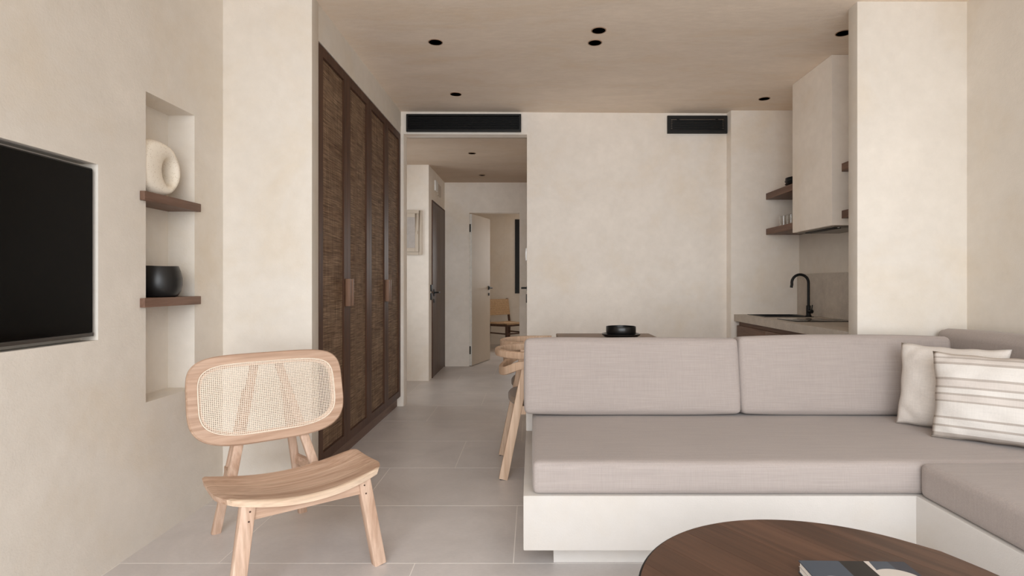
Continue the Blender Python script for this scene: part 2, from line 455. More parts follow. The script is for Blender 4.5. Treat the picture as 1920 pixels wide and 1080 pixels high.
# pier in front of the wardrobe, head above it, nib behind it, beam over the hall opening
struct(MB().prism([(-1.96, 3.09), (-1.195, 3.09), (-1.2215, 3.256), (-1.96, 3.256)], -.02, CZ+.02).bevel(.004).build('wall_pier', M_wall), 'bright cream plaster pier between the niche wall and the wardrobe', 'wall')
struct(MB().box(-1.96, -1.221, 3.25, 5.32, 2.5255, CZ+.02).build('wall_above_wardrobe', M_wall), 'plaster band between the wardrobe top and the ceiling', 'wall')
struct(MB().box(-1.96, -1.1945, 5.288, 5.43, -.02, 2.60).bevel(.004).build('trim_1', M_wall_lightened), 'narrow plaster nib at the hall end of the wardrobe', 'trim')
struct(MB().prism([(-1.96, 5.286), (-.045, 5.315), (-.045, 5.44), (-1.96, 5.44)], 2.529, CZ+.02).build('trim_2', M_wall_lightened), 'plaster beam over the hall opening holding the long grille', 'beam')
struct(MB().prism([(-.05, 5.315), (1.826, 5.352), (1.835, 5.26), (2.53, 5.26), (2.53, 5.47), (-.05, 5.47)], -.02, CZ+.02).bevel(.004).build('wall_back', M_wall_lightened), 'broad plain plaster wall behind the dining table', 'wall')
struct(MB().box(XR, 2.62, Y0, 5.5, -.02, CZ+.02).build('wall_right', M_wall), 'cream plaster wall at the right, behind the sofa corner', 'wall')
struct(MB().prism([(1.843, 3.23), (2.50, 3.23), (2.50, 3.335), (1.850, 3.335)], -.02, CZ+.02).bevel(.005).build('wall_partition', M_wall), 'tall plaster partition between the sofa and the kitchen', 'wall')
# hall
struct(MB().prism([(-1.96, 6.665), (-1.212, 6.665), (-1.205, 7.84), (-1.205, 7.96), (-1.96, 7.96)], -.02, HZ+.03).build('wall_hall_left', M_wall_lightened), 'hall wall with the fuse box and the dark door', 'wall')
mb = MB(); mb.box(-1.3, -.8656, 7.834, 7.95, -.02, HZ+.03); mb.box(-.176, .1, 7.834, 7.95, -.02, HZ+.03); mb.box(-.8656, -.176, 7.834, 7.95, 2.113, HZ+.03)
struct(mb.build('wall_hall_end', M_wall_lightened), 'end wall of the hall around the open bedroom doorway', 'wall')
struct(MB().box(-.05, .09, 5.46, 7.84, -.02, HZ+.03).build('wall_hall_right', M_wall), 'hall wall behind the edge of the dining wall', 'wall')
mb = MB()
mb.box(-2.05, -1.9, 5.42, 5.58, -.02, HZ+.03); mb.box(-2.05, -1.9, 6.42, 6.67, -.02, HZ+.03); mb.box(-2.05, -1.9, 5.58, 6.42, -.02, .75); mb.box(-2.05, -1.9, 5.58, 6.42, 2.25, HZ+.03)  # opening added to let the hall fill light in
struct(mb.build('wall_hall_recess', M_wall), 'unseen wall in the hall recess behind the wardrobe end, with an opening added for the fill light', 'wall')
# bedroom beyond
WX0, WX1, WZ0, WZ1 = -.325, .95, .955, 2.345
mb = MB(); mb.box(-1.7, WX0, 10.7, 10.85, -.02, HZ+.03); mb.box(WX1, 1.7, 10.7, 10.85, -.02, HZ+.03)
mb.box(WX0, WX1, 10.7, 10.85, -.02, WZ0); mb.box(WX0, WX1, 10.7, 10.85, WZ1, HZ+.03)
struct(mb.build('wall_bedroom_back', M_wall), 'bedroom wall with the dark window, seen through the open door', 'wall')
mb = MB(); mb.box(-1.7, -1.6, 7.9, 10.8, -.02, HZ+.03)
struct(mb.build('wall_bedroom_left', M_wall), 'bedroom side wall behind the open door leaf', 'wall')
mb = MB(); mb.box(1.55, 1.7, 7.9, 10.8, -.02, HZ+.03); mb.box(.05, 1.7, 7.834, 7.95, -.02, HZ+.03)
struct(mb.build('wall_bedroom_right', M_wall), 'bedroom side wall hidden past the doorway', 'wall')
# window_1: black frame, sash and pane
w = thing('window_1', 'black framed bedroom window behind the open doorway', 'window', ((WX0+WX1)/2, 10.72, WZ0)); w['kind'] = 'structure'
def frame_box(mb, x0, x1, z0, z1, y0, y1, b):
    mb.box(x0, x0+b, y0, y1, z0, z1); mb.box(x1-b, x1, y0, y1, z0, z1); mb.box(x0+b, x1-b, y0, y1, z0, z0+b); mb.box(x0+b, x1-b, y0, y1, z1-b, z1); return mb
frame_box(MB(), WX0, WX1, WZ0, WZ1, 10.685, 10.78, .055).build('window_frame', M_black, w)
frame_box(MB(), WX0+.055, WX1-.055, WZ0+.055, WZ1-.055, 10.70, 10.75, .04).build('window_sash', M_black, w)
MB().box(WX0+.09, WX1-.09, 10.722, 10.728, WZ0+.09, WZ1-.09).build('pane', M_pane, w)

# ------------------------------------------------------------------ doors of the hall
d1 = thing('door_1', 'dark taupe wooden door in the hall side wall beside the card reader', 'door', (-1.208, 7.33, 0)); d1['kind'] = 'structure'
MB().box(-1.2165, -1.200, 6.875, 7.80, .008, 2.128).bevel(.002).build('door_leaf', M_darkdoor, d1)
mb = MB(); mb.box(-1.2162, -1.1985, 6.855, 6.872, 0, 2.145); mb.box(-1.2162, -1.1985, 7.803, 7.822, 0, 2.145); mb.box(-1.2162, -1.1985, 6.872, 7.803, 2.131, 2.145)
mb.build('door_frame', M_walnut_z, d1)
h = MB(); h.box(-1.2005, -1.190, 6.92, 6.965, .985, 1.07); h.sweep([(-1.192, 6.943, 1.03), (-1.155, 6.943, 1.03), (-1.150, 6.95, 1.03), (-1.150, 7.07, 1.03)], .018, .018, rnd=.004)
h.build('door_handle', M_black, d1)
MB().box(-1.2005, -1.191, 6.92, 6.965, .905, .95).bevel(.002).build('lock_plate', M_black, d1)
d2 = thing('door_2', 'open pale door leaf at the bedroom doorway', 'door', (-.835, 7.86, 0)); d2['kind'] = 'structure'
ux, uy = .2875, .9578
def leafpt(a, n, z): # a along the leaf, n across it
    return (-.8655+.034*.96+ux*a+uy*n, 7.853+.034*-.0+uy*a-ux*n, z)
def leafbox(mb, a0, a1, n0, n1, z0, z1):
    p = [leafpt(a, n, z) for z in (z0, z1) for a, n in ((a0, n0), (a1, n0), (a1, n1), (a0, n1))]
    mb.poly(p, [(3, 2, 1, 0), (4, 5, 6, 7), (0, 1, 5, 4), (1, 2, 6, 5), (2, 3, 7, 6), (3, 0, 4, 7)]); return mb
leafbox(MB(), .002, .70, -.036, 0, .008, 2.100).build('door_leaf', M_doorwhite, d2)
leafbox(MB(), -.002, .002, -.036, 0, .008, 2.100).build('leaf_edge', M_edge, d2)
for z in (1.905, .22): leafbox(MB(), -.006, -.002, -.036, -.016, z-.055, z+.055).build('hinge', M_black, d2)
h = MB(); leafbox(h, .62, .66, 0, .012, 1.045, 1.105)
p0, p1, p2 = leafpt(.64, .01, 1.075), leafpt(.64, .055, 1.075), leafpt(.52, .055, 1.075)
h.sweep([p0, p1], .02, .02, rnd=.004); h.sweep([p1, p2], .018, .018, rnd=.004); h.build('door_handle', M_black, d2)
leafbox(MB(), .622, .658, 0, .01, .96, 1.0).build('lock_plate', M_black, d2)
d3 = thing('door_3', 'black lever handle and door just past the dining wall edge', 'door', (-.05, 6.9, 0)); d3['kind'] = 'structure'
MB().box(-.058, -.049, 6.2, 7.03, .008, 2.12).build('door_leaf', M_doorwhite, d3)
h = MB(); h.box(-.068, -.057, 6.93, 6.98, 1.05, 1.11); h.sweep([(-.066, 6.955, 1.085), (-.13, 6.955, 1.085)], .02, .022, rnd=.004); h.sweep([(-.125, 6.962, 1.085), (-.125, 6.84, 1.085)], .016, .022, rnd=.004)
h.build('door_handle', M_black, d3)
MB().box(-.076, -.057, 6.92, 6.985, .905, 1.01).bevel(.004).build('lock_plate', M_black, d3)

# ================================================================== WARDROBE
wr = thing('wardrobe', 'tall built-in dark walnut wardrobe with four woven cane doors', 'wardrobe', (-1.45, 4.27, 0))
MB().box(-1.93, -1.246, 3.262, 5.284, .09, 2.522).build('body', M_walnut_z, wr)
MB().box(-1.93, -1.254, 3.262, 5.284, 0.0, .089).build('toe_kick', M_walnut_y, wr)
MB().box(-1.246, -1.2235, 3.2585, 3.262, .09, 2.522).build('end_strip', M_walnut_z, wr)
DY = [3.263, 3.764, 4.2685, 4.7735, 5.2835]
for i in range(4):
    a, b = DY[i]+.0015, DY[i+1]-.0015
    lo, hi = .092, 2.520; s_ = .063; rt = .058
    m = MB(); m.box(-1.2445, -1.222, a, a+s_, lo, hi); m.box(-1.2445, -1.222, b-s_, b, lo, hi)
    m.box(-1.2445, -1.2221, a+s_, b-s_, lo, lo+rt); m.box(-1.2445, -1.2221, a+s_, b-s_, hi-rt, hi)
    dr = m.build('door', M_walnut_z, wr)
    MB().box(-1.243, -1.2325, a+s_-.004, b-s_+.004, lo+rt-.004, hi-rt+.004).build('cane_panel', M_weave, dr)
    bd = MB(); q0, q1, z0, z1 = a+s_, b-s_, lo+rt, hi-rt
    for (ya, yb, za, zb) in ((q0, q0+.005, z0, z1), (q1-.005, q1, z0, z1), (q0+.005, q1-.005, z0, z0+.005), (q0+.005, q1-.005, z1-.005, z1)):
        bd.box(-1.2325, -1.2275, ya, yb, za, zb)
    bd.build('panel_bead', M_walnut_z, dr)
    yh = b-.040 if i % 2 == 0 else a+.013
    MB().box(-1.222, -1.190, yh, yh+.027, .99, 1.17).bevel(.003).build('handle', M_handle, dr)

# ================================================================== GRILLES, DOWNLIGHTS
def yb(x): return 5.315+(x+.05)*.0197       # face of the dining wall
def ybeam(x): return 5.286+(x+1.96)*.01514  # face of the beam
g1 = thing('air_grille', 'long black slatted air grille on the beam over the hall opening', 'grille', (-.635, 5.30, 2.55))
x0, x1, z0, z1, yf = -1.166, -.103, 2.546, 2.707, 5.266
frame_box(MB(), x0, x1, z0, z1, yf, yf+.032, .017).build('grille_frame', M_black, g1)
MB().box(x0+.017, x1-.017, yf+.026, yf+.03, z0+.017, z1-.017).build('back_plate', M_black, g1)
nsl = 9
for i in range(nsl):
    zc = z0+.017+(i+.5)*(z1-z0-.034)/nsl
    m = MB(); m.poly([(x0+.017, yf+.004, zc-.004), (x1-.017, yf+.004, zc-.004), (x1-.017, yf+.022, zc+.005), (x0+.017, yf+.022, zc+.005),
                      (x0+.017, yf+.004, zc-.001), (x1-.017, yf+.004, zc-.001), (x1-.017, yf+.022, zc+.008), (x0+.017, yf+.022, zc+.008)],
                     [(3, 2, 1, 0), (4, 5, 6, 7), (0, 1, 5, 4), (1, 2, 6, 5), (2, 3, 7, 6), (3, 0, 4, 7)])
    m.build('slat', M_black, g1)
g2 = thing('air_grille', 'short black return air grille high at the right end of the dining wall', 'grille', (1.54, 5.34, 2.55))
x0, x1, z0, z1, yf = 1.263, 1.821, 2.543, 2.707, 5.317
frame_box(MB(), x0, x1, z0, z1, yf, yf+.022, .030).build('grille_frame', M_black, g2)
MB().box(x0+.03, x1-.03, yf+.016, yf+.02, z0+.03, z1-.03).build('back_plate', M_black, g2)
for i in range(7):
    zc = z0+.036+i*.0155
    MB().box(x0+.03, x1-.03, yf+.003, yf+.015, zc-.002, zc+.002).build('slat', M_black, g2)
for xx in (x0+.034, x1-.044):
    for i in range(6):
        zc = z0+.044+i*.0155
        MB().box(xx, xx+.010, yf+.001, yf+.004, zc-.0025, zc+.0025).build('spacer', M_steel, g2)
for (xa, xb_) in ((x0+.034, x0+.085), (x0+.11, x1-.11), (x1-.085, x1-.034)):
    MB().box(xa, xb_, yf+.001, yf+.003, z1-.039, z1-.034).build('clip_strip', M_steel, g2)

def downlight(x, y, z, r, label, group):
    o = thing('downlight', label, 'downlight', (x, y, z), 0, group)
    MB().lathe([(r*.98, -.0025), (r*1.12, -.0025), (r*1.12, -.0002), (r*.98, -.0002), (r*.98, -.0025)], (x, y, z), 28).build('rim', M_bronze, o)
    m = MB(); n = 28
    R = [[Vector((x+rr*math.cos(2*PI*i/n), y+rr*math.sin(2*PI*i/n), z+zz)) for i in range(n)] for rr, zz in ((r*.985, -.002), (r*.985, .03), (r*.72, .085), (r*.66, .085))]
    m.loft(R, False).build('baffle', M_bronze, o)
    MB().lathe([(.0, .080), (r*.66, .080), (r*.66, .095), (.0, .095)], (x, y, z), 20).build('lamp', M_black, o)
    return o
labs = ['black recessed downlight in the ceiling left of centre, the nearer of two beside the wardrobe',
        'black recessed downlight in the ceiling just in front of the long grille',
        'nearer to the camera of the two downlights set close together in the ceiling',
        'rear one of the two downlights set close together in the ceiling',
        'recessed downlight in the kitchen ceiling left of the plaster hood',
        'recessed downlight partly hidden by the top of the plaster partition']
for (x, y), lb in zip(DL, labs): downlight(x, y, CZ, DR, lb, 'recessed downlights in the living room ceiling')
for (x, y), lb in zip(DH, ['recessed downlight in the hall ceiling nearer to the beam', 'recessed downlight in the hall ceiling nearer to the bedroom doorway']):
    downlight(x, y, HZ, .036, lb, 'recessed downlights in the hall ceiling')

# ================================================================== HALL FITTINGS
fb = thing('fuse_box', 'white framed fuse box cabinet on the hall wall past the wardrobe', 'fuse box', (-1.5, 6.66, 1.48))
frame_box(MB(), -1.70, -1.288, 1.475, 1.992, 6.643, 6.666, .034).bevel(.003).build('outer_frame', M_doorwhite, fb)
dr = frame_box(MB(), -1.664, -1.324, 1.511, 1.956, 6.636, 6.66, .042).bevel(.002).build('door', M_doorwhite, fb)
MB().box(-1.622, -1.366, 6.646, 6.655, 1.553, 1.914).build('door_panel', M_panelgrey, dr)
MB().box(-1.352, -1.338, 6.626, 6.637, 1.715, 1.75).bevel(.002).build('latch', M_doorwhite, dr)
el = thing('emergency_light', 'small white emergency light high on the hall wall over the dark door', 'light', (-1.21, 7.26, 2.35))
MB().box(-1.211, -1.19, 7.03, 7.21, 2.29, 2.42).bevel(.012, 3).build('housing', M_white, el)
MB().box(-1.21, -1.195, 7.24, 7.47, 2.265, 2.41).bevel(.010, 3).build('backplate', M_doorwhite, el)
cr = thing('card_reader', 'pair of small black card reader boxes beside the dark door', 'card reader', (-1.21, 6.80, 1.03))
MB().box(-1.213, -1.197, 6.765, 6.845, 1.045, 1.125).bevel(.003).build('reader', M_black, cr)
MB().box(-1.213, -1.197, 6.765, 6.845, .945, 1.025).bevel(.003).build('switch', M_black, cr)
sw = thing('wall_switch', 'white switch plate on the edge of the dining wall at the hall opening', 'switch', (-.05, 5.38, 1.36))
MB().box(-.062, -.0495, 5.335, 5.415, 1.353, 1.469).bevel(.003).build('plate', M_white, sw)
MB().box(-.066, -.0615, 5.35, 5.40, 1.38, 1.442).bevel(.002).build('rocker', M_white, sw)

# bedroom chair, seen through the doorway
bc = thing('bedroom_chair', 'dark wooden chair with woven back and seat in the bedroom beyond the open door', 'chair', (-.757, 10.10, 0), -PI/4)
# local: x = facing direction, y = towards the other back post ; facing (+.7,-.7)
for (y_, nm) in ((0, 'rear_leg'), (.48, 'rear_leg')):
    MB().sweep([(-.02, y_, 0), (0, y_, .42), (-.07, y_, .87)], .032, .036, up=(0, 1, 0), rnd=.006).build(nm, M_darkwood, bc, LOCAL)
for y_ in (0, .48):
    MB().beam((.45, y_, 0), (.45, y_, .44), .038, .042, up=(0, 1, 0), rnd=.006).build('front_leg', M_darkwood, bc, LOCAL)
m = MB()
for y_ in (0, .48): m.beam((.0, y_, .41), (.45, y_, .42), .025, .045, rnd=.004)
m.beam((.45, 0, .42), (.45, .48, .42), .025, .045, rnd=.004); m.beam((0, 0, .41), (0, .48, .41), .025, .045, rnd=.004)
m.build('seat_rail', M_darkwood, bc, LOCAL)
for y_ in (0, .48): MB().beam((-.01, y_, .27), (.45, y_, .27), .016, .024, rnd=.004).build('stretcher', M_darkwood, bc, LOCAL)
MB().beam((.45, 0, .27), (.45, .48, .27), .016, .024, rnd=.004).build('stretcher', M_darkwood, bc, LOCAL)
MB().sweep([(-.02, .012, .448), (.2, .012, .438), (.47, .012, .448)], .001, .02).build('seat_binding', M_rattan, bc, LOCAL)
m = MB(); rings = []
for i in range(9):
    x_ = -.015+i*.49/8; zc = .447-.012*math.sin(PI*i/8)
    rings.append([Vector((x_, -.012, zc-.016)), Vector((x_, .492, zc-.016)), Vector((x_, .492, zc+.012)), Vector((x_, .24, zc+.006)), Vector((x_, -.012, zc+.012))])
m.loft(rings).build('woven_seat', M_rattan, bc, LOCAL)
m = MB(); rings = []
for i in range(7):
    z_ = .575+i*.285/6; x_ = 0-.07*(z_-.42)/.45
    rings.append([Vector((x_-.024, -.012, z_)), Vector((x_+.026, -.012, z_)), Vector((x_+.012, .24, z_)), Vector((x_+.026, .492, z_)), Vector((x_-.024, .492, z_))])
m.loft(rings).build('woven_back', M_rattan, bc, LOCAL)

# ================================================================== LEFT WALL: TELEVISION, NICHE
tv = thing('television', 'large black flat television set in the plaster wall recess', 'television', (-1.70, 1.53, .94))
TYa, TYb, Za, Zb = .885, 2.188, .936, 1.580
MB().box(-1.738, -1.690, TYa, TYb, Za, Zb).bevel(.002).build('case', M_tvframe, tv)
MB().box(-1.691, -1.6855, TYa+.006, TYb-.005, Za+.016, Zb-.006).build('screen', M_tv, tv)
MB().box(-1.691, -1.6845, TYa, TYb, Za, Za+.014).bevel(.001).build('lower_strip', M_tvstrip, tv)
def niche_shelf(z0, z1, label):
    m = MB()
    m.prism([(-1.655, 2.434), (-1.655, 2.847), (XL+.0005, 2.847), (XL+.0005, NY1-.002), (-1.809, NY1-.002), (-1.809, NY0+.002), (XL+.0005, NY0+.002), (XL+.0005, 2.434)], z0, z1)
    o = m.bevel(.002).build('niche_shelf', M_walnut_y, None, (-1.73, 2.65, z0))
    return tag(o, label, 'shelf', 'walnut shelves in the wall niche')
niche_shelf(1.495, 1.535, 'upper dark walnut shelf in the niche, under the ivory vase')
niche_shelf(1.035, 1.075, 'lower dark walnut shelf in the niche, under the black bowl')
# ring vase: flattened oval body pierced by an off-centre hole
m = MB(); c0 = Vector((-1.735, 2.585, 1.535+.1275)); rings = []
n_, k_ = 72, 26
for i in range(n_):
    a = 2*PI*i/n_
    out = Vector((0, .163*math.cos(a), .1275*math.sin(a)))
    inn = Vector((0, .080+.038*math.cos(a), -.006+.060*math.sin(a)))
    mid = (out+inn)/2; hw = (out-inn)/2
    T = min(.058, .030+hw.length*.8)
    ring = []
    for j in range(k_):
        b = 2*PI*j/k_; cb, sb = math.cos(b), math.sin(b)
        e = .85
        ring.append(c0+mid+hw*(abs(cb)**e*math.copysign(1, cb))+Vector((1, 0, 0))*T*(abs(sb)**e*math.copysign(1, sb)))
    rings.append(ring)
m.loft(rings, False, True)
for v_ in m.bm.verts:
    if v_.co.z < 1.5365: v_.co.z = 1.5355
tag(m.build('vase', M_vase, None, (-1.735, 2.585, 1.5355)), 'ivory speckled ceramic vase with an oval hole on the upper niche shelf', 'vase')
prof = [(0, .0), (.058, 0), (.068, .004), (.080, .025), (.087, .055), (.087, .085), (.080, .12), (.072, .143), (.067, .143), (.073, .12), (.079, .085), (.079, .055), (.07, .025), (.055, .014), (0, .013)]
m = MB().lathe([(r_*1.05, z_) for r_, z_ in prof], (-1.738, 2.658, 1.0755), 48)
for v_ in m.bm.verts: v_.co.z += (v_.co.z-1.0755)*(.006*math.sin(3*math.atan2(v_.co.y-2.655, v_.co.x+1.738)+.7))
tag(m.build('bowl', M_blackpot, None, (-1.738, 2.655, 1.0755)), 'rough black stoneware bowl on the lower niche shelf', 'bowl')

# ================================================================== LOUNGE CHAIR
TH = .6836
lc = thing('lounge_chair', 'low teak lounge chair with a wide cane back and curved wooden seat', 'chair', (-1.2914, 2.7149, 0), TH)
# local: x = across (to the photo's right), y = -(forward)
def L(a, b, z): return Vector((a, -b, z))
BB, BZ, PH, WB, HB = .156, .628, .262, .3314, .2002
def bp(u, v, n=0):  # point on the backrest plane, n towards the front
    b = BB-v*math.sin(PH)+n*math.cos(PH)+.035*(u/WB)**2*0
    return L(u, b, BZ+v*math.cos(PH)+n*math.sin(PH))
def se(t, W, Hh, n=None):
    c_, s_ = math.cos(t), math.sin(t)
    if n is None: n = NTOP if s_ > 0 else NBOT
    return (W*math.copysign(abs(c_)**(2/n), c_), Hh*math.copysign(abs(s_)**(2/n), s_))
NTOP, NBOT = 4.9, 3.5   # the upper corners of the back are squarer than the lower ones
m = MB(); rings = []
NT_ = 128
for i in range(NT_):
    t_ = 2*PI*i/NT_
    o = se(t_, WB, HB); i_ = se(t_, WB-.042, HB-.042)
    om = (o[0]+(i_[0]-o[0])*.12, o[1]+(i_[1]-o[1])*.12); im = (o[0]+(i_[0]-o[0])*.93, o[1]+(i_[1]-o[1])*.93)
    rings.append([bp(*o, .006), bp(*om, .013), bp(*im, .013), bp(*i_, .010), bp(*i_, -.012), bp(*o, -.012)])
m.loft(rings, False, True).build('backrest_frame', M_teak_x, lc, LOCAL)
m = MB(); rings = []
for i in range(NT_):
    t_ = 2*PI*i/NT_
    o = se(t_, WB-.041, HB-.041); i_ = se(t_, WB-.056, HB-.056)
    rings.append([bp(*o, .003), bp(*i_, .003), bp(*i_, -.011), bp(*o, -.011)])
m.loft(rings, False, True).build('backrest_rebate', M_teak_x, lc, LOCAL)
m = MB()
m.tube([bp(*se(2*PI*i/NT_, WB-.043, HB-.043), .011) for i in range(NT_)], .0028, 6, True)
m.build('cane_binding', M_cane, lc, LOCAL)
# see-through cane: crossing strands as real geometry
m = MB(); WI, HI = WB-.043, HB-.043
pitch, sw_ = .0078, .0026
def strip(u0, v0, u1, v1, n):
    hz = abs(u1-u0) > abs(v1-v0)
    du, dv = (0, sw_/2) if hz else (sw_/2, 0)
    q = [bp(u0-du, v0-dv, n), bp(u1-du, v1-dv, n), bp(u1+du, v1+dv, n), bp(u0+du, v0+dv, n),
         bp(u0-du, v0-dv, n+.0012), bp(u1-du, v1-dv, n+.0012), bp(u1+du, v1+dv, n+.0012), bp(u0+du, v0+dv, n+.0012)]
    m.poly(q, [(3, 2, 1, 0), (4, 5, 6, 7), (0, 1, 5, 4), (1, 2, 6, 5), (2, 3, 7, 6), (3, 0, 4, 7)])
u_ = -WI+pitch*.5
while u_ < WI:
    vt, vb = [HI*(max(0, 1-abs(u_/WI)**e_))**(1/e_) for e_ in (NTOP, NBOT)]
    if vb > .004: strip(u_, -vb, u_, vt, .0042+random.uniform(0, .0004))
    u_ += pitch*random.uniform(.97, 1.03)
v_ = -HI+pitch*.5
while v_ < HI:
    e_ = NTOP if v_ > 0 else NBOT
    um = WI*(max(0, 1-abs(v_/HI)**e_))**(1/e_)
    if um > .004: strip(-um, v_, um, v_, .0055+random.uniform(0, .0004))
    v_ += pitch*random.uniform(.97, 1.03)
cn = m.build('cane_mesh', M_cane, lc, LOCAL, smooth=False); cn['kind'] = 'stuff'; cn['label'] = 'see-through woven cane panel of the backrest'
for s_ in (-1, 1):
    MB().beam(L(s_*.178, .228, .285), L(s_*.043, .078, .800), .040, .030, up=(0, 1, 0), rnd=.006, taper=.85).build('back_post', M_teak_z, lc, LOCAL)
    MB().beam(L(s_*.1915, -.004, 0), L(s_*.082, .082, .655), .040, .032, up=(0, 1, 0), rnd=.007, taper=.85).build('rear_leg', M_teak_z, lc, LOCAL)
    fl_ = MB().beam(L(s_*.2665, .731, 0), L(s_*.214, .690, .350), .050, .042, up=(0, 1, 0), rnd=.006, taper=1.02).build('front_leg', M_teak_z, lc, LOCAL)
    for zz in (.292, .325):
        f_ = zz/.350
        c_ = L(s_*(.2665-.0525*f_)-s_*.006, .731-.041*f_+.0212, zz)
        MB().tube([c_+Vector((0, .004, 0)), c_+Vector((0, -.0012, 0))], .0035, 8).build('screw_plug', M_darkwood, fl_, LOCAL)
    MB().beam(L(s_*.150, .022, .285), L(s_*.212, .690, .305), .026, .044, rnd=.005).build('side_rail', M_teak_x, lc, LOCAL)
MB().beam(L(-.205, .692, .314), L(.205, .692, .314), .026, .052, rnd=.005).build('front_rail', M_teak_x, lc, LOCAL)
MB().beam(L(-.158, .026, .205), L(.158, .026, .205), .024, .036, rnd=.005).build('rear_rail', M_teak_x, lc, LOCAL)
# dished seat, three glued staves
def seat_z(a, b):
    q = (b-.355)/.36
    return .3335+.044*(abs(a)/.30)**2*(1.0)+.010*math.sin(PI*min(1, max(0, q)))*-1+.008*q
def seat_half(q):   # half width at depth q (0 rear, 1 front)
    c_ = 1
    if q < .10: c_ = 1-.050*(1-q/.10)**2
    if q > .70: c_ = 1-.13*((q-.70)/.30)**2.2
    return .312*c_
def b_front(a): return .752-.045*(abs(a)/.3)**2.0
def b_rear(a): return .345+.020*(abs(a)/.3)**4
qs = [0, .03, .08, .2, .36, .365, .5, .68, .685, .8, .9, .96, 1.0]
for (qa, qb, nm_, mt_) in ((0, .352, 'seat_plank', M_teak_x), (.352, .366, 'seam_strip', M_teak_pale), (.366, .688, 'seat_plank', M_teak_x), (.688, .704, 'seam_strip', M_teak_pale), (.704, .955, 'seat_plank', M_teak_x), (.955, 1.0, 'front_edging', M_teak_pale)):
    m = MB(); NA, NQ = 36, 7; th_ = .021
    top, bot = [], []
    for j in range(NQ):
        q = qa+(qb-qa)*j/(NQ-1)
        hw = seat_half(q); rt, rb = [], []
        for i in range(NA+1):
            a = -hw+2*hw*i/NA
            b = b_rear(a)+(b_front(a)-b_rear(a))*q
            e = min(min(1, (hw-abs(a))/.02), min(1, (1-q)/.03), min(1, q/.03))
            z = seat_z(a, b)-.005*(1-e)**2
            rt.append(m.bm.verts.new(L(a, b, z+.006)))
            rb.append(m.bm.verts.new(L(a*.985, b-.006*q, z-th_+.005*(1-e)**2)))
        top.append(rt); bot.append(rb)
    for j in range(NQ-1):
        for i in range(NA):
            m.bm.faces.new((top[j][i], top[j][i+1], top[j+1][i+1], top[j+1][i]))
            m.bm.faces.new((bot[j][i], bot[j+1][i], bot[j+1][i+1], bot[j][i+1]))
    for i in range(NA):
        m.bm.faces.new((top[0][i], bot[0][i], bot[0][i+1], top[0][i+1])); m.bm.faces.new((top[-1][i], top[-1][i+1], bot[-1][i+1], bot[-1][i]))
    for j in range(NQ-1):
        m.bm.faces.new((top[j][0], top[j+1][0], bot[j+1][0], bot[j][0])); m.bm.faces.new((top[j][-1], bot[j][-1], bot[j+1][-1], top[j+1][-1]))
    m.build(nm_, mt_, lc, LOCAL)

# ================================================================== SOFA
pb = thing('plaster_bench', 'white built-in L-shaped plaster bench under the sofa cushions', 'bench', (1.2, 2.7, 0))
MB().prism([(-.035, 2.2), (1.483, 2.2), (1.483, .55), (2.464, .55), (2.464, 3.226), (-.035, 3.226)], .105, .318).bevel(.006, 2).build('bench_top', M_bench, pb)
MB().prism([(.087, 2.326), (1.62, 2.326), (1.62, .65), (2.464, .65), (2.464, 3.12), (.087, 3.12)], 0, .106).build('plinth', M_bench, pb)
MB().box(-.035, 1.84, 3.165, 3.226, .318, .70).bevel(.006, 2).build('back_panel', M_bench, pb)

